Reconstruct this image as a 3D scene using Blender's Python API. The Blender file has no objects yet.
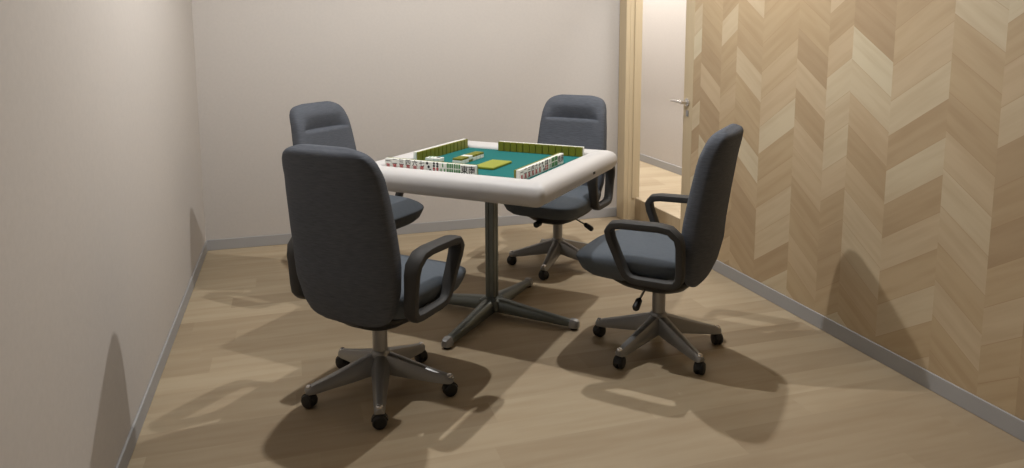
import bpy, bmesh, math, random
from mathutils import Vector, Matrix
S = bpy.context.scene
C = S.collection
PI = math.pi
# ---------------------------------------------------------------- camera, world, light
YAW, PITCH, ROLL, FPX, PX, PY, CAMH = .3001, .1299, -.0029, 721.4, 513.4, 127.9, 1.42
cd = bpy.data.cameras.new('camera'); cam = bpy.data.objects.new('camera', cd); C.objects.link(cam)
fw = Vector((math.sin(YAW)*math.cos(PITCH), math.cos(YAW)*math.cos(PITCH), -math.sin(PITCH)))
rt = Vector((math.cos(YAW), -math.sin(YAW), 0)); up = rt.cross(fw)
r2 = rt*math.cos(ROLL)+up*math.sin(ROLL); u2 = -rt*math.sin(ROLL)+up*math.cos(ROLL)
M = Matrix.Identity(4)
for i in range(3):
    M[i][0] = r2[i]; M[i][1] = u2[i]; M[i][2] = -fw[i]
M[2][3] = CAMH
cam.matrix_world = M
cd.sensor_fit = 'HORIZONTAL'; cd.sensor_width = 36; cd.lens = FPX*36/1024
cd.shift_x = (512-PX)/1024; cd.shift_y = (PY-234)/1024
cd.clip_start = .02
S.camera = cam
S.view_settings.view_transform = 'Standard'; S.view_settings.look = 'None'
S.view_settings.gamma = 1; S.view_settings.use_curve_mapping = False
S.view_settings.exposure = 0
W = bpy.data.worlds.new('world'); S.world = W; W.use_nodes = True
W.node_tree.nodes['Background'].inputs[0].default_value = (.8, .85, .9, 1)
W.node_tree.nodes['Background'].inputs[1].default_value = .3
CEIL = 2.9
def lamp(x, y, power, size=.03, z=CEIL-.03, col=(1, .985, .965), ang=165, blend=.5, kind='SPOT'):
    l = bpy.data.lights.new('downlight', kind); l.energy = power; l.color = col
    l.shadow_soft_size = size
    if kind == 'SPOT': l.spot_size = math.radians(ang); l.spot_blend = blend
    o = bpy.data.objects.new('downlight', l); o.location = (x, y, z); C.objects.link(o); return o
LAMPS = [(.16, 3.10, 126), (1.85, 3.32, 126)]
for x, y, p in LAMPS: lamp(x, y, p)
def area(name, loc, sx, sy, power, rot=(0, 0, 0), col=(1, .95, .88)):
    l = bpy.data.lights.new(name, 'AREA'); l.shape = 'RECTANGLE'; l.size = sx; l.size_y = sy; l.energy = power; l.color = col
    o = bpy.data.objects.new(name, l); o.location = loc; o.rotation_euler = rot; C.objects.link(o); return o
area('ambient_fill', (.9, 1.6, CEIL-.02), 2.2, 3.0, 2.0, col=(1, .98, .96))  # added overhead fill for ambient light, not a fixture of the room
area('corridor_light', (2.9, 5.6, CEIL-.02), .5, 4.0, 120, col=(1, .985, .96))

# ---------------------------------------------------------------- materials
def lin(c): return tuple(((v/255/12.92) if v/255 <= .04045 else ((v/255+.055)/1.055)**2.4) for v in c)
def mat(name, rgb, rough=.6, metal=0., noise=0., scale=8., bump=0., stretch=None, spec=.5):
    m = bpy.data.materials.new(name); m.use_nodes = True
    nt = m.node_tree; b = nt.nodes['Principled BSDF']
    col = lin(rgb); b.inputs['Base Color'].default_value = (*col, 1)
    b.inputs['Roughness'].default_value = rough; b.inputs['Metallic'].default_value = metal
    b.inputs['Specular IOR Level'].default_value = spec
    tc = nt.nodes.new('ShaderNodeTexCoord'); mp = nt.nodes.new('ShaderNodeMapping')
    nt.links.new(tc.outputs['Object'], mp.inputs[0])
    if stretch: mp.inputs['Scale'].default_value = stretch
    nz = nt.nodes.new('ShaderNodeTexNoise'); nz.inputs['Scale'].default_value = scale; nz.inputs['Detail'].default_value = 5
    nt.links.new(mp.outputs[0], nz.inputs['Vector'])
    mx = nt.nodes.new('ShaderNodeMix'); mx.data_type = 'RGBA'
    mx.inputs['A'].default_value = (*[c*(1-noise) for c in col], 1)
    mx.inputs['B'].default_value = (*[min(1, c*(1+noise)) for c in col], 1)
    nt.links.new(nz.outputs['Fac'], mx.inputs['Factor']); nt.links.new(mx.outputs['Result'], b.inputs['Base Color'])
    if bump:
        bp = nt.nodes.new('ShaderNodeBump'); bp.inputs['Strength'].default_value = bump; bp.inputs['Distance'].default_value = .002
        nt.links.new(nz.outputs['Fac'], bp.inputs['Height']); nt.links.new(bp.outputs[0], b.inputs['Normal'])
    return m
class NT:
    """tiny node-math builder"""
    def __init__(s, m): s.nt = m.node_tree
    def n(s, t): return s.nt.nodes.new(t)
    def m(s, op, a, b=0., c=0.):
        n = s.n('ShaderNodeMath'); n.operation = op
        for i, v in enumerate((a, b, c)):
            if isinstance(v, (int, float)): n.inputs[i].default_value = v
            else: s.nt.links.new(v, n.inputs[i])
        return n.outputs[0]
    def comb(s, x, y, z):
        n = s.n('ShaderNodeCombineXYZ')
        for i, v in enumerate((x, y, z)):
            if isinstance(v, (int, float)): n.inputs[i].default_value = v
            else: s.nt.links.new(v, n.inputs[i])
        return n.outputs[0]
def chevron_mat():
    m = bpy.data.materials.new('chevron_oak'); m.use_nodes = True; k = NT(m); nt = m.node_tree
    b = nt.nodes['Principled BSDF']; tc = k.n('ShaderNodeTexCoord'); sp = k.n('ShaderNodeSeparateXYZ')
    nt.links.new(tc.outputs['Object'], sp.inputs[0]); Y, Z = sp.outputs[1], sp.outputs[2]
    P = .875
    t = k.m('DIVIDE', k.m('SUBTRACT', Y, 2.645-P*10), P); cyc = k.m('FLOOR', t); f = k.m('MULTIPLY', k.m('FRACT', t), P)
    e1, e2, e3 = .151, .366, .643
    g1 = k.m('GREATER_THAN', f, e1); g2 = k.m('GREATER_THAN', f, e2); g3 = k.m('GREATER_THAN', f, e3)
    ci = k.m('ADD', k.m('ADD', g1, g2), g3)                       # 0 U, 1 D, 2 U, 3 D
    base = k.m('ADD', k.m('ADD', k.m('MULTIPLY', g1, e1), k.m('MULTIPLY', g2, e2-e1)), k.m('MULTIPLY', g3, e3-e2))
    loc = k.m('SUBTRACT', f, base)
    sgn = k.m('SUBTRACT', k.m('MULTIPLY', k.m('MODULO', ci, 2.), -2.), -1.)   # +1 U, -1 D
    slope = k.m('MULTIPLY', sgn, .66)
    v = k.m('ADD', Z, k.m('MULTIPLY', slope, loc))
    colid = k.m('ADD', k.m('MULTIPLY', cyc, 4.), ci)
    off = k.n('ShaderNodeTexWhiteNoise'); off.noise_dimensions = '1D'; nt.links.new(colid, off.inputs['W'])
    vv = k.m('DIVIDE', k.m('ADD', v, k.m('MULTIPLY', off.outputs['Value'], .15)), .148)
    pid = k.m('FLOOR', vv); pf = k.m('FRACT', vv)
    wn = k.n('ShaderNodeTexWhiteNoise'); wn.noise_dimensions = '2D'
    nt.links.new(k.comb(colid, pid, 0), wn.inputs['Vector'])
    ramp = k.n('ShaderNodeValToRGB'); e = ramp.color_ramp
    e.elements[0].position = 0; e.elements[0].color = (*lin((172, 149, 118)), 1)
    e.elements[1].position = 1; e.elements[1].color = (*lin((202, 189, 161)), 1)
    for p_, c_ in ((.35, (184, 162, 129)), (.7, (192, 171, 140))):
        q = e.elements.new(p_); q.color = (*lin(c_), 1)
    nt.links.new(wn.outputs['Value'], ramp.inputs[0])
    # grain runs along the plank: fine across v, coarse along loc
    gv = k.comb(k.m('MULTIPLY', loc, 3.), k.m('MULTIPLY', v, 22.), k.m('MULTIPLY', wn.outputs['Value'], 40.))
    gn = k.n('ShaderNodeTexNoise'); gn.inputs['Scale'].default_value = 1.; gn.inputs['Detail'].default_value = 4; nt.links.new(gv, gn.inputs['Vector'])
    mx = k.n('ShaderNodeMix'); mx.data_type = 'RGBA'; mx.blend_type = 'MULTIPLY'
    mx.inputs['Factor'].default_value = 1
    gr = k.n('ShaderNodeValToRGB'); gr.color_ramp.elements[0].position = .32; gr.color_ramp.elements[0].color = (.90, .87, .84, 1)
    gr.color_ramp.elements[1].position = .6; gr.color_ramp.elements[1].color = (1, 1, 1, 1)
    nt.links.new(gn.outputs['Fac'], gr.inputs[0])
    nt.links.new(ramp.outputs[0], mx.inputs['A']); nt.links.new(gr.outputs[0], mx.inputs['B'])
    # thin joint
    jt = k.m('GREATER_THAN', k.m('ABSOLUTE', k.m('SUBTRACT', pf, .5)), .49)
    m2 = k.n('ShaderNodeMix'); m2.data_type = 'RGBA'; m2.inputs['B'].default_value = (*lin((158, 126, 94)), 1)
    nt.links.new(k.m('MULTIPLY', jt, .45), m2.inputs['Factor']); nt.links.new(mx.outputs['Result'], m2.inputs['A'])
    nt.links.new(m2.outputs['Result'], b.inputs['Base Color']); b.inputs['Roughness'].default_value = .55
    return m
def floor_mat(name='oak_floor'):
    m = bpy.data.materials.new(name); m.use_nodes = True; k = NT(m); nt = m.node_tree
    b = nt.nodes['Principled BSDF']; tc = k.n('ShaderNodeTexCoord'); sp = k.n('ShaderNodeSeparateXYZ')
    nt.links.new(tc.outputs['Object'], sp.inputs[0]); X, Y = sp.outputs[0], sp.outputs[1]
    r = k.m('FLOOR', k.m('DIVIDE', Y, .15))
    w0 = k.n('ShaderNodeTexWhiteNoise'); w0.noise_dimensions = '1D'; nt.links.new(r, w0.inputs['W'])
    xx = k.m('DIVIDE', k.m('ADD', X, k.m('MULTIPLY', w0.outputs['Value'], 1.2)), 1.2)
    c = k.m('FLOOR', xx)
    wn = k.n('ShaderNodeTexWhiteNoise'); wn.noise_dimensions = '2D'; nt.links.new(k.comb(r, c, 0), wn.inputs['Vector'])
    ramp = k.n('ShaderNodeValToRGB'); e = ramp.color_ramp
    e.elements[0].color = (*lin((158, 141, 116)), 1); e.elements[1].color = (*lin((177, 161, 135)), 1)
    nt.links.new(wn.outputs['Value'], ramp.inputs[0])
    gv = k.comb(k.m('MULTIPLY', X, 2.5), k.m('MULTIPLY', Y, 22.), k.m('MULTIPLY', wn.outputs['Value'], 30.))
    gn = k.n('ShaderNodeTexNoise'); gn.inputs['Scale'].default_value = 1.; gn.inputs['Detail'].default_value = 4; nt.links.new(gv, gn.inputs['Vector'])
    gr = k.n('ShaderNodeValToRGB'); gr.color_ramp.elements[0].position = .3; gr.color_ramp.elements[0].color = (.90, .87, .84, 1)
    gr.color_ramp.elements[1].position = .6; gr.color_ramp.elements[1].color = (1, 1, 1, 1)
    nt.links.new(gn.outputs['Fac'], gr.inputs[0])
    mx = k.n('ShaderNodeMix'); mx.data_type = 'RGBA'; mx.blend_type = 'MULTIPLY'; mx.inputs['Factor'].default_value = 1
    nt.links.new(ramp.outputs[0], mx.inputs['A']); nt.links.new(gr.outputs[0], mx.inputs['B'])
    nt.links.new(mx.outputs['Result'], b.inputs['Base Color']); b.inputs['Roughness'].default_value = .6
    b.inputs['Specular IOR Level'].default_value = .25
    return m
wallm = mat('woven_wallpaper', (192, 186, 180), .85, noise=.05, scale=60, bump=.15, spec=.1)
ceilm = mat('ceiling_white', (165, 161, 155), .9)
basem = mat('baseboard_grey', (160, 159, 159), .6, noise=.02)
chev = chevron_mat(); flm = floor_mat()
frm = mat('pale_oak_frame', (190, 172, 141), .5, noise=.07, scale=4, stretch=(30, 30, 1.2))
frm2 = mat('pale_oak_shadow_groove', (186, 160, 120), .5, noise=.07, scale=4, stretch=(30, 30, 1.2))
fabric = mat('charcoal_fabric', (86, 90, 98), .85, noise=.42, scale=9, bump=.6, stretch=(3, 3, 34), spec=.25)
seatfab = mat('charcoal_seat_fabric', (86, 93, 101), .8, noise=.12, scale=60, bump=.3, spec=.3)
plast = mat('dark_plastic', (60, 59, 58), .6, noise=.04, spec=.3)
black = mat('black_plastic', (20, 20, 21), .5)
steel = mat('brushed_grey_metal', (150, 150, 150), .34, metal=.6, noise=.06, scale=20)
chrome = mat('bright_metal', (215, 213, 210), .2, metal=.9)
tabm = mat('table_leg_metal', (112, 118, 116), .35, metal=.6, noise=.04)
rimm = mat('white_rim_plastic', (203, 201, 200), .5, noise=.01)
feltm = mat('teal_felt', (40, 108, 106), .95, noise=.1, scale=180, spec=.1)
tilew = mat('tile_ivory', (232, 234, 228), .35)
tileg = mat('tile_olive_back', (118, 118, 24), .45, noise=.04)
panm = mat('yellow_green_panel', (146, 152, 48), .5, noise=.05, scale=12)
inkb = mat('ink_black', (28, 28, 30), .5); inkr = mat('ink_red', (170, 34, 40), .5); inkg = mat('ink_green', (40, 130, 50), .5)

# ---------------------------------------------------------------- mesh helpers
def obj(name, bm, m=None, parent=None, smooth=False, loc=None):
    me = bpy.data.meshes.new(name); bmesh.ops.recalc_face_normals(bm, faces=bm.faces); bm.to_mesh(me); bm.free()
    if smooth:
        for p in me.polygons: p.use_smooth = True
    if m:
        for k in (m if isinstance(m, (list, tuple)) else [m]): me.materials.append(k)
    o = bpy.data.objects.new(name, me); C.objects.link(o)
    if parent: o.parent = parent
    if loc: o.location = loc
    if smooth == 'auto':
        try: me.set_sharp_from_angle(angle=math.radians(38))
        except Exception: pass
    return o
def box(bm, x0, x1, y0, y1, z0, z1, bevel=0., seg=2):
    g = bmesh.ops.create_cube(bm, size=1)['verts']
    for v in g:
        v.co = Vector(((x0+x1)/2+v.co.x*(x1-x0), (y0+y1)/2+v.co.y*(y1-y0), (z0+z1)/2+v.co.z*(z1-z0)))
    if bevel:
        ed = list({e for v in g for e in v.link_edges})
        bmesh.ops.bevel(bm, geom=ed, offset=bevel, segments=seg, affect='EDGES', profile=.5)
    return bm
def B(*a, **k): return box(bmesh.new(), *a, **k)
def loft(bm, rings, cap=True, closed=False):
    vs = [[bm.verts.new(p) for p in r] for r in rings]; n = len(rings[0])
    pairs = list(zip(vs, vs[1:]))+([(vs[-1], vs[0])] if closed else [])
    for a, b in pairs:
        for i in range(n):
            j = (i+1) % n; bm.faces.new((a[i], a[j], b[j], b[i]))
    if cap and not closed:
        bm.faces.new(vs[0]); bm.faces.new(vs[-1][::-1])
    return bm
def lathe(bm, prof, n=24, c=(0, 0, 0), axis='z'):
    rings = []
    for r, h in prof:
        ring = []
        for i in range(n):
            a = 2*PI*i/n; p = (r*math.cos(a), r*math.sin(a), h)
            if axis == 'y': p = (p[0], p[2], p[1])
            if axis == 'x': p = (p[2], p[0], p[1])
            ring.append((p[0]+c[0], p[1]+c[1], p[2]+c[2]))
        rings.append(ring)
    return loft(bm, rings)
def tube(bm, pts, r, n=10):
    pts = [Vector(p) for p in pts]; rings = []
    for i, p in enumerate(pts):
        d = (pts[min(i+1, len(pts)-1)]-pts[max(i-1, 0)]).normalized()
        s = d.orthogonal().normalized(); t = d.cross(s)
        rr = r[i] if isinstance(r, (list, tuple)) else r
        rings.append([p+s*rr*math.cos(2*PI*k/n)+t*rr*math.sin(2*PI*k/n) for k in range(n)])
    return loft(bm, rings)
def interp(tab, z):
    if z <= tab[0][0]: return tab[0][1]
    for (a, va), (b, vb) in zip(tab, tab[1:]):
        if z <= b:
            t = (z-a)/(b-a); t = t
            return va+(vb-va)*t
    return tab[-1][1]
def smooth_tab(tab, z, h=.012):
    return sum(interp(tab, z+d*h) for d in (-1, -.5, 0, .5, 1))/5
def empty(name, loc=(0, 0, 0), rz=0, label=None, cat=None, group=None):
    o = bpy.data.objects.new(name, None); C.objects.link(o); o.location = loc; o.rotation_euler = (0, 0, rz); o.empty_display_size = .1
    tag(o, label, cat, group); return o
def tag(o, label=None, cat=None, group=None, kind=None):
    if label: o['label'] = label
    if cat: o['category'] = cat
    if group: o['group'] = group
    if kind: o['kind'] = kind
    return o
def dup(o, parent=None):
    c = o.copy(); C.objects.link(c); c.parent = parent
    for ch in list(o.children): dup(ch, c)
    return c
def struct(name, bm, m, parent=None, smooth=False):
    o = obj(name, bm, m, parent, smooth)
    if not parent: o['kind'] = 'structure'
    return o

# ---------------------------------------------------------------- room
X0, X1, Y0, Y1 = -.575, 2.405, -1.2, 5.032
T = .12
struct('floor', B(X0-.1, X1+.115, Y0-.1, Y1+.1, -.1, 0), flm)
struct('ceiling', B(X0-.1, 4.2, Y0-.1, 9.3, CEIL, CEIL+.1), ceilm)
struct('wall_left', B(X0-.1, X0, Y0-.1, Y1+.1, 0, CEIL), wallm)
struct('wall_back', B(X0, X1+.0, Y1, Y1+.1, 0, CEIL), wallm)
struct('wall_front', B(X0, X1, Y0-.1, Y0, 0, CEIL), mat('grey_wall', (120, 116, 112), .9))
DY0, DY1, DH = 3.972, 5.018, 2.06        # casing span of the sliding door opening
OY0, OY1 = 4.086, 4.897
bm = bmesh.new()
box(bm, X1, X1+.02, Y0, DY0, 0, CEIL)                 # chevron facing in front of the pocket
box(bm, X1, X1+.02, DY0, Y1, DH+.06, CEIL)
struct('wall_right', bm, chev)
bm = bmesh.new()
box(bm, X1+.075, X1+T, Y0, OY0-.01, 0, CEIL)          # outer leaf of the pocket wall
box(bm, X1+.02, X1+.075, Y0, 3.0, 0, CEIL)
box(bm, X1+.02, X1+T, OY0-.01, Y1, DH+.06, CEIL)
box(bm, X1, X1+T, DY1, Y1+.1, 0, DH+.06)
struct('wall_right', bm, wallm)
# baseboards
bm = bmesh.new(); box(bm, X0, X1, Y1-.009, Y1, 0, .072, .003); struct('baseboard_back', bm, basem)
bm = bmesh.new(); box(bm, X0, X0+.009, Y0, Y1-.009, 0, .072, .003); struct('baseboard_left', bm, basem)
bm = bmesh.new(); box(bm, X1-.009, X1, Y0, DY0-.0, 0, .072, .003); struct('baseboard_right', bm, basem)
# door frame: casing on the room side and the jamb, both one frame
bm = bmesh.new()
box(bm, X1-.012, X1+.02, OY1, DY1, 0, DH+.06, .004)
box(bm, X1-.012, X1+.02, DY0, DY1, DH, DH+.06, .004)
struct('trim_1', bm, frm)
bm = bmesh.new()
box(bm, X1+.02, X1+T, OY1, DY1, 0, DH, .003)
box(bm, X1+.055, X1+.075, OY1-.010, OY1, .17, DH, .002)
struct('trim_2', bm, frm)
# sliding door, pushed back into its pocket, stile and lever still showing
dr = struct('door_1', B(X1+.026, X1+.066, 3.06, OY0, .012, DH-.005, .003), frm); tag(dr, 'pale oak sliding door pushed back into its wall pocket')
dr['kind'] = 'structure'
bm = bmesh.new(); box(bm, X1+.0005, X1+.0255, 3.975, OY0-.004, .0, DH-.003, .003)
st = obj('door_stile', bm, frm, dr)
hx, hy, hz = X1, 4.030, .985
bm = bmesh.new()
lathe(bm, [(.0, 0), (.024, 0), (.026, -.003), (.026, -.007), (.011, -.012), (.011, -.05), (.0, -.052)], 20, (hx, hy, hz), 'x')
tube(bm, [(hx-.042, hy-.005, hz), (hx-.045, hy+.03, hz+.001), (hx-.043, hy+.09, hz+.002), (hx-.040, hy+.135, hz+.0)], [.009, .010, .009, .007], 12)
hd = obj('door_handle', bm, chrome, dr, 'auto'); hd['label'] = 'polished metal lever handle'
# keyhole plate
bm = bmesh.new(); box(bm, hx-.003, hx+.0005, hy-.015, hy+.015, hz-.09, hz-.05, .001); obj('lock_plate', bm, steel, dr)
# corridor: raised floor, far wall
FZ = .172
struct('floor', B(X1+T-.035, 4.1, 1.5, 9.2, -.1, FZ, .006), flm)
CX = 3.28
struct('wall_corridor', B(CX, CX+.1, 1.5, 9.2, FZ, CEIL), wallm)
bm = bmesh.new(); box(bm, X1+T, CX, 1.4, 1.5, FZ, CEIL); box(bm, X1+T, CX, 9.2, 9.3, FZ, CEIL); struct('wall_corridor', bm, wallm)
struct('wall_corridor', B(X1, X1+T, Y1+.1, 9.3, 0, CEIL), wallm)
struct('baseboard_corridor', B(CX-.009, CX, 1.5, 9.2, FZ, FZ+.07, .003), basem)

# ---------------------------------------------------------------- chair
def backrest_bm():
    XF = [(.355, -.185), (.37, -.165), (.41, -.150), (.47, -.140), (.55, -.140), (.65, -.150), (.75, -.167), (.87, -.190), (.93, -.202), (.985, -.220), (1.01, -.236), (1.024, -.256), (1.032, -.275)]
    XR = [(.355, -.195), (.37, -.212), (.43, -.238), (.53, -.262), (.62, -.268), (.75, -.286), (.88, -.306), (.97, -.322), (1.005, -.326), (1.022, -.316), (1.032, -.285)]
    HW = [(.355, .10), (.36, .14), (.38, .180), (.42, .204), (.50, .226), (.60, .234), (.72, .231), (.85, .222), (.94, .211), (.98, .200), (1.005, .182), (1.02, .160), (1.028, .135), (1.034, .10)]
    zs = []; z = .355
    while z < 1.0315:
        zs.append(z)
        z += .003 if (z < .385 or z > .98 or .875 < z < .90) else .0125
    zs.append(1.033)
    N = 56; rings = []
    for z in zs:
        xf, xr, w = smooth_tab(XF, z, .006), smooth_tab(XR, z, .006), smooth_tab(HW, z, .006)
        if z > 1.031: w *= .9
        mid, half = (xf+xr)/2, max(.003, (xf-xr)/2)
        ring = []
        for i in range(N):
            a = 2*PI*i/N; c, s = math.cos(a), math.sin(a)
            y = w*math.copysign(abs(c)**.62, c); x = mid+half*math.copysign(abs(s)**.62, s)
            u = y/.24
            x += .022*u*u*min(1, max(0, (1.035-z)/.12))
            if s > .2:                                            # head pad: a sharp tuck at .89 fading upwards
                side = max(0., 1-(abs(y)/(.80*w))**6)
                rec = 0.
                zc = .885+.010*(1-(y/w)**2)*0
                if z > zc: rec = .044*max(0., 1-(z-zc)/.085)*min(1, (z-zc)/.004)
                x -= rec*side
                if z <= zc: x += .008*side*max(0, 1-(zc-z)/.10)
            ring.append((x, y, z))
        rings.append(ring)
    return loft(bmesh.new(), rings)
def superring(cx, a, b, z, n=4.6, N=48, droop=True):
    r = []
    for i in range(N):
        t = 2*PI*i/N; c, s = math.cos(t), math.sin(t)
        x = cx+a*math.copysign(abs(c)**(2/n), c); y = b*math.copysign(abs(s)**(2/n), s)
        zz = z
        if droop and x > .10: zz += (-.028 if z > .44 else .008)*min(1, (x-.10)/.23)**2*min(1, abs(z-.44)/.04+.0)
        r.append((x, y, zz))
    return r
def seat_bm():
    L = [(.18, .16, .355), (.215, .20, .362), (.242, .230, .385), (.255, .247, .420), (.262, .253, .442), (.260, .252, .460), (.250, .243, .474), (.232, .226, .484), (.20, .20, .489), (.15, .15, .491), (.08, .08, .492), (.02, .02, .492)]
    return loft(bmesh.new(), [superring(.080, a, b, z) for a, b, z in L])
def pan_bm():
    L = [(.055, .05, .285), (.11, .085, .290), (.15, .13, .310), (.185, .19, .345), (.205, .215, .372), (.200, .21, .380)]
    return loft(bmesh.new(), [superring(.02, a, b, z, 3., droop=False) for a, b, z in L])
def arm_bm(side):
    P = [(.118, .634), (.143, .596), (.072, .425), (.036, .400), (-.138, .400), (-.163, .428), (-.163, .595), (-.112, .640)]
    pts = [Vector((p[0], 0, p[1])) for p in P]; n = len(pts); path = []
    for i in range(n):
        a, b = pts[i], pts[(i+1) % n]
        for t in (.16, .5, .84): path.append(a.lerp(b, t))
    rings = []; n = len(path)
    for i, p in enumerate(path):
        d = (path[(i+1) % n]-path[i-1]).normalized(); nn = Vector((d.z, 0, -d.x))
        wy = .026+.006*min(1, max(0, (p.z-.5)/.1)); wt = .0175
        yb = side*(.266+.012*(p.z-.4)/.2)
        ring = []
        for k in range(12):
            a = 2*PI*k/12; c, s = math.cos(a), math.sin(a)
            q = p+nn*wt*math.copysign(abs(s)**.55, s); ring.append((q.x, yb+wy*math.copysign(abs(c)**.55, c), q.z))
        rings.append(ring)
    return loft(bmesh.new(), rings, closed=True)
def leg_bm():
    st = [(.012, .030, .092, .168), (.045, .031, .086, .160), (.12, .026, .074, .136), (.20, .0215, .064, .110), (.262, .018, .056, .092), (.288, .0165, .056, .084), (.298, .011, .060, .078)]
    rings = []
    for x, w, zb, zt in st:
        h = zt-zb
        rings.append([(x, -w*1.15, zb), (x, -w*1.15, zb+h*.45), (x, -w*.62, zt-h*.06), (x, -w*.3, zt), (x, w*.3, zt), (x, w*.62, zt-h*.06), (x, w*1.15, zb+h*.45), (x, w*1.15, zb)])
    return loft(bmesh.new(), rings)
def caster_bm():
    bm = bmesh.new()
    for s in (-1, 1):
        prof = [(.0, s*.002), (.025, s*.002), (.0275, s*.006), (.0275, s*.014), (.023, s*.021), (.012, s*.0235), (.0, s*.024)]
        lathe(bm, [(max(r, .0006), h) for r, h in prof], 20, (0, 0, -.0), 'y')
    # hood over the wheels and the stem
    hood = []
    for k in range(9):
        a = PI*k/8*.9+.15; hood.append((math.cos(a)*.031, math.sin(a)*.031))
    rings = [[(x, -.012, z), (x, .012, z), (x*.86, .012, z*.86), (x*.86, -.012, z*.86)] for x, z in hood]
    loft(bm, rings)
    lathe(bm, [(.008, .0), (.008, .036)], 10)
    return bm
def make_chair():
    r = empty('office_chair')
    obj('backrest', backrest_bm(), fabric, r, True)
    obj('seat', seat_bm(), seatfab, r, True)
    obj('seat_pan', pan_bm(), black, r, True)
    for s in (-1, 1): obj('armrest', arm_bm(s), plast, r, 'auto')
    # bracket from the pan up to the backrest
    bm = bmesh.new()
    pts = [(-.10, .33), (-.15, .34), (-.185, .36), (-.20, .40)]
    rings = []
    for i, (x, z) in enumerate(pts):
        d = Vector((pts[min(i+1, 3)][0]-pts[max(i-1, 0)][0], pts[min(i+1, 3)][1]-pts[max(i-1, 0)][1])).normalized()
        nx, nz = -d.y*.012, d.x*.012
        rings.append([(x+nx, -.04, z+nz), (x+nx, .04, z+nz), (x-nx, .04, z-nz), (x-nx, -.04, z-nz)])
    loft(bm, rings); obj('back_bracket', bm, black, r)
    bm = bmesh.new(); lathe(bm, [(.0295, .13), (.0295, .30)], 24); col = obj('gas_column', bm, steel, r, 'auto')
    bm = bmesh.new(); lathe(bm, [(.026, .080), (.040, .084), (.042, .120), (.040, .158), (.036, .170), (.031, .175)], 24)
    base = obj('base_hub', bm, steel, r, 'auto')
    lg = None
    for k in range(5):
        a = 2*PI*k/5
        if lg is None:
            lg = obj('base_leg', leg_bm(), steel, r, 'auto')
            cs = obj('caster', caster_bm(), black, lg, 'auto', (.283, 0, .0275)); cs.rotation_euler = (0, 0, 1.1)
            bm = bmesh.new(); lathe(bm, [(.0085, .052), (.0125, .060), (.0125, .084), (.009, .088), (.002, .0885)], 16, (.283, 0, 0))
            tp = obj('leg_tip', bm, chrome, lg, 'auto')
            q = lg
        else: q = dup(lg, r)
        q.rotation_euler = (0, 0, a)
        for ch in q.children:
            if ch.name.startswith('caster'): ch.rotation_euler = (0, 0, [1.1, .3, 2.2, 1.6, .7][k])
    bm = bmesh.new(); tube(bm, [(.02, .05, .325), (.025, .12, .318), (.030, .20, .285)], .005, 8)
    lv = obj('lever', bm, steel, r, True)
    bm = bmesh.new(); tube(bm, [(.029, .188, .292), (.030, .196, .287), (.031, .235, .266), (.032, .243, .262)], [.008, .014, .016, .010], 12)
    obj('lever_grip', bm, black, lv, True)
    bm = bmesh.new(); lathe(bm, [(.012, .0), (.018, .004), (.019, .05), (.014, .056), (.004, .057)], 16, (.16, -.045, .300), 'x')
    obj('tension_knob', bm, black, r, 'auto')
    return r
CH = [((1.548, 2.792), 135, 0, 'charcoal office chair seen side-on, nearest the chevron wood wall'),
      ((1.534, 4.043), 225, 8, 'charcoal office chair facing the camera from the far right side of the table'),
      ((.300, 2.775), 46, 0, 'charcoal office chair in the foreground with its back turned to the camera'),
      ((.330, 4.060), 315, 0, 'charcoal office chair at the far left, half hidden behind the foreground chair')]
proto = make_chair()
for i, (p, a, b, lab) in enumerate(CH):
    o = proto if i == 0 else dup(proto)
    o.location = (p[0], p[1], 0); o.rotation_euler = (0, 0, math.radians(a))
    tag(o, lab, 'chair', 'office chairs around the mahjong table')
    if b:
        for ch in o.children:
            if ch.name.startswith('base_leg'): ch.rotation_euler = (0, 0, ch.rotation_euler[2]+math.radians(b))

# ---------------------------------------------------------------- table
TX, TY, TA = .938, 3.407, math.radians(47)
tb = empty('mahjong_table', (TX, TY, 0), TA, 'white rimmed square mahjong table with teal playing felt on a metal column', 'table')
FZt = .786
def sq(h, z, r, n=6):
    out = []
    for sx, sy, a0 in ((1, 1, 0), (-1, 1, 90), (-1, -1, 180), (1, -1, 270)):
        for k in range(n+1):
            a = math.radians(a0+90*k/n); out.append((sx*(h-r)+r*math.cos(a), sy*(h-r)+r*math.sin(a), z))
    return out
prof = [(.34, .700, .004), (.43, .700, .014), (.458, .704, .018), (.478, .715, .022), (.493, .731, .026), (.500, .750, .028), (.500, .768, .028), (.494, .786, .026), (.480, .801, .022), (.460, .809, .016), (.436, .811, .012), (.405, .808, .008), (.382, .803, .006), (.371, .797, .004), (.368, .790, .004), (.367, .776, .004)]
rings = [sq(h, z, r) for h, z, r in prof]
bm = bmesh.new(); loft(bm, rings, closed=True)
obj('table_rim', bm, rimm, tb, 'auto')
obj('felt', B(-.3675, .3675, -.3675, .3675, .762, FZt), feltm, tb)
bm = bmesh.new(); loft(bm, [sq(.24, .672, .02), sq(.300, .698, .02), sq(.339, .7005, .02), sq(.339, .762, .02)]); obj('underside_housing', bm, mat('housing_grey', (150, 148, 146), .6), tb)
bm = bmesh.new()
pts = []
s = .026
def colring(z):
    g = .004; o = []
    for k in range(4):
        a = k*PI/2; c, n = math.cos(a), math.sin(a)
        for (x, y) in ((s, -s+.005), (s, -.006), (s-g, -.004), (s-g, .004), (s, .006), (s, s-.005)):
            o.append((x*c-y*n, x*n+y*c, z))
    return o
loft(bm, [colring(.07), colring(.672)]); obj('table_column', bm, tabm, tb, 'auto')
bm = bmesh.new(); loft(bm, [sq(.055, .035, .02), sq(.058, .05, .02), sq(.052, .085, .02), sq(.034, .098, .012)]); obj('base_plate', bm, tabm, tb, 'auto')
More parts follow.
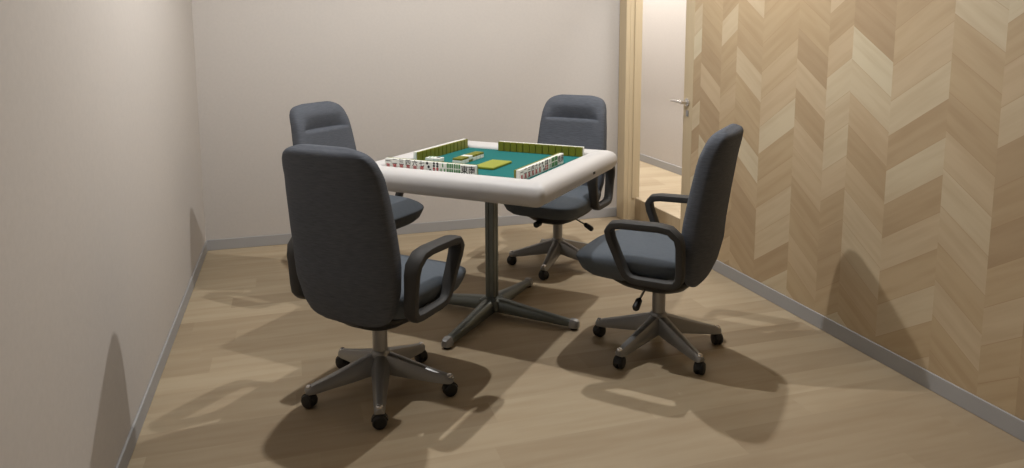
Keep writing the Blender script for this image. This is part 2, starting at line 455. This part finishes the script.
for k in range(4):
    st = [(.03, .040, .030, .092), (.10, .037, .028, .086), (.25, .030, .022, .066), (.40, .024, .018, .050), (.43, .022, .018, .046)]
    rings = []
    for x, w, zb, zt in st:
        h = zt-zb
        rings.append([(x, -w*.9, zb), (x, -w, zb+h*.3), (x, -w*.8, zb+h*.8), (x, -w*.4, zt), (x, w*.4, zt), (x, w*.8, zb+h*.8), (x, w, zb+h*.3), (x, w*.9, zb)])
    l = obj('table_leg', loft(bmesh.new(), rings), tabm, tb, 'auto'); l.rotation_euler = (0, 0, k*PI/2)
    bm = bmesh.new(); rings = []
    for x, f in ((.428, 1), (.448, 1), (.462, .85), (.470, .55)):
        w = .025*f; zt = .014+.036*(.4+.6*f)
        rings.append([(x, -w, .012), (x, -w, .028), (x, -w*.6, zt), (x, w*.6, zt), (x, w, .028), (x, w, .012)])
    loft(bm, rings); c = obj('foot_cap', bm, steel, l, 'auto')
    bm = bmesh.new(); lathe(bm, [(.017, 0), (.018, .006), (.010, .010), (.008, .016)], 16, (.445, 0, 0)); obj('levelling_foot', bm, black, l, 'auto')
# tiny dark button on the right rim
bm = bmesh.new(); box(bm, .10, .125, -.503, -.497, .748, .760, .002); obj('rim_button', bm, black, tb)

# ---------------------------------------------------------------- mahjong tiles
TW, TH, TD = .0374, .051, .030
def tile_parts():
    body = B(-TW/2, TW/2, -TD/2, TD/2-.011, 0, TH, .0022, 2)          # face at -y
    back = B(-TW/2+.0012, TW/2-.0012, TD/2-.011, TD/2, 0, TH, .0022, 2)
    return body, back
b0, b1 = tile_parts()
tproto = empty('mahjong_tile'); tbody = obj('tile_body', b0, tilew, tproto); tback = obj('tile_back', b1, tileg, tproto)
tback['label'] = 'olive green backing layer'
def text_mesh(ch, size, m, bold=True):
    cu = bpy.data.curves.new('glyph', 'FONT'); cu.body = ch; cu.size = size; cu.align_x = 'CENTER'; cu.align_y = 'CENTER'; cu.extrude = .0002
    if bold: cu.offset = size*.012
    cu.resolution_u = 2
    o = bpy.data.objects.new('glyph', cu); C.objects.link(o); dg = bpy.context.evaluated_depsgraph_get()
    me = bpy.data.meshes.new_from_object(o.evaluated_get(dg)); me.materials.clear(); me.materials.append(m)
    bpy.data.objects.remove(o); return me
cache = {}
tclean = dup(tproto)  # an unmarked tile to copy from
def glyph(ch, size, m, parent, x, z, name):
    k = (ch, size, m.name)
    if k not in cache: cache[k] = text_mesh(ch, size, m)
    o = bpy.data.objects.new(name, cache[k]); C.objects.link(o); o.parent = parent
    o.rotation_euler = (PI/2, 0, 0); o.location = (x, -TD/2-.0003, z); return o
def marks(face, parent):
    parent = [c for c in parent.children if c.name.startswith('tile_body')][0]
    y = -TD/2-.0004
    if face[0] == 'man':
        glyph(face[1], .030, inkb, parent, 0, .037, 'numeral_mark'); glyph('\u842c', .025, inkr, parent, 0, .014, 'character_mark')
    elif face[0] == 'wind':
        glyph(face[1], .038, inkb, parent, 0, .026, 'wind_mark')
    elif face[0] == 'pin':
        bm = bmesh.new()
        for (x, z) in face[1]: lathe(bm, [(.002, 0), (face[2]*.55, 0), (face[2], .0002), (face[2], -.0006), (.001, -.0006)], 14, (x, y, z), 'y')
        obj('circle_mark', bm, inkb, parent)
    elif face[0] == 'pin8':
        bm = bmesh.new()
        for r_ in range(4):
            for c_ in (-.009, .009): lathe(bm, [(.006, .0002), (.006, -.0006)], 12, (c_, y, .046-r_*.012), 'y')
        for f in bm.faces: f.material_index = 0 if f.calc_center_median().z > .028 else 1
        obj('circle_mark', bm, [inkb, inkr], parent)
    elif face[0] == 'sou':
        bm = bmesh.new()
        for x, z, h in face[1]: box(bm, x-.0028, x+.0028, y-.0003, y+.0006, z-h/2, z+h/2, .001, 1)
        obj('bamboo_mark', bm, inkg, parent)
HAND = [('man', '\u4e00'), ('man', '\u4e8c'), ('man', '\u4e09'), ('man', '\u56db'), ('man', '\u516d'), ('man', '\u4e03'),
        ('pin', [(-.008, .044), (0, .028), (.008, .012)], .0065), ('pin8',),
        ('sou', [(0, .040, .018), (-.009, .016, .018), (.009, .016, .018)]),
        ('sou', [(x, z, .021) for x in (-.013, -.0045, .0045, .013) for z in (.041, .016)]),
        ('sou', [(x, z, .021) for x in (-.013, -.0045, .0045, .013) for z in (.041, .016)]),
        ('wind', '\u6771'), ('wind', '\u5357')]
ORD = ['first', 'second', 'third', 'fourth', 'fifth', 'sixth', 'seventh', 'eighth', 'ninth', 'tenth', 'eleventh', 'twelfth', 'thirteenth']
WHAT = ['one of characters', 'two of characters', 'three of characters', 'four of characters', 'six of characters', 'seven of characters', 'three of circles', 'eight of circles', 'three of bamboo', 'eight of bamboo', 'eight of bamboo', 'east wind', 'south wind']
def tw(x, y):
    c, n = math.cos(TA), math.sin(TA); return TX+x*c-y*n, TY+x*n+y*c
first = [True]
def tile(x, y, rz, z=FZt, rx=0.):
    if first[0]: o = tproto; first[0] = False
    else: o = dup(tclean)
    wx, wy = tw(x, y); o.location = (wx, wy, z); o.rotation_mode = 'XYZ'; o.rotation_euler = (rx, 0, TA+rz); return o
D = .345; PITCH_T = .0377
# outward facing hands.  local tile face is -y; rz turns it
rows = [('near left', -PI/2, lambda s: (-D, .362-s), True, 'standing white mahjong tile'),
        ('near right', 0, lambda s: (-.356+s*1.03, -D+.025), True, 'standing white mahjong tile'),
        ('far right', PI/2, lambda s: (D+.004, -.338+s), False, ''),
        ('far left', PI, lambda s: (.335-s*1.03, D), False, '')]
for nm, rz, pos, vis, _ in rows:
    for i in range(13):
        x, y = pos(i*PITCH_T); o = tile(x, y, rz)
        if vis:
            marks(HAND[i], o)
            side = 'left to right' 
            lab = '%s tile, %s from the left in the %s hand' % (WHAT[i], ORD[i], nm)
        else:
            side = ORD[12-i] if nm == 'far right' else ORD[12-i]
            lab = 'olive backed standing tile, %s from the left in the %s row' % (side, nm)
        tag(o, lab, 'mahjong tile', 'mahjong hand standing on the %s edge' % nm)
# short wall in the middle: six tiles lying face down, one turned up
for i in range(6):
    x, y = -.103+i*.0395, .126
    if i == 2: o = tile(x, y-TH/2, 0, FZt+TD/2, -PI/2); 
    else: o = tile(x, y+TH/2, 0, FZt+TD/2, PI/2)
    tag(o, ('white tile turned face up' if i == 2 else 'tile lying face down, olive back up')+', %s from left in the middle row' % ORD[i], 'mahjong tile', 'short row of tiles lying in the middle')
pn = obj('tile_block', B(-.102, .102, -.055, .055, 0.001, .012, .003), panm)
wx, wy = tw(-.080, -.050); pn.location = (wx, wy, FZt); pn.rotation_euler = (0, 0, TA)
tag(pn, 'flat yellow-green block lying on the teal felt beside the short tile row', 'block')
for i, (x, y) in enumerate(((-.165, .262), (-.165, .22))):
    o = tile(x, y+.0, -PI/2, FZt+TD/2, -PI/2)
    marks(('sou', [(-.008, .04, .018), (.008, .04, .018), (0, .016, .018)]) if i == 0 else ('pin', [(0, .028)], .010), o)
    tag(o, ['white discarded tile lying behind the near left hand, left one of two', 'white discarded tile lying behind the near left hand, right one of two'][i], 'mahjong tile', 'discarded tiles')

for ch in list(tclean.children): bpy.data.objects.remove(ch)
bpy.data.objects.remove(tclean)
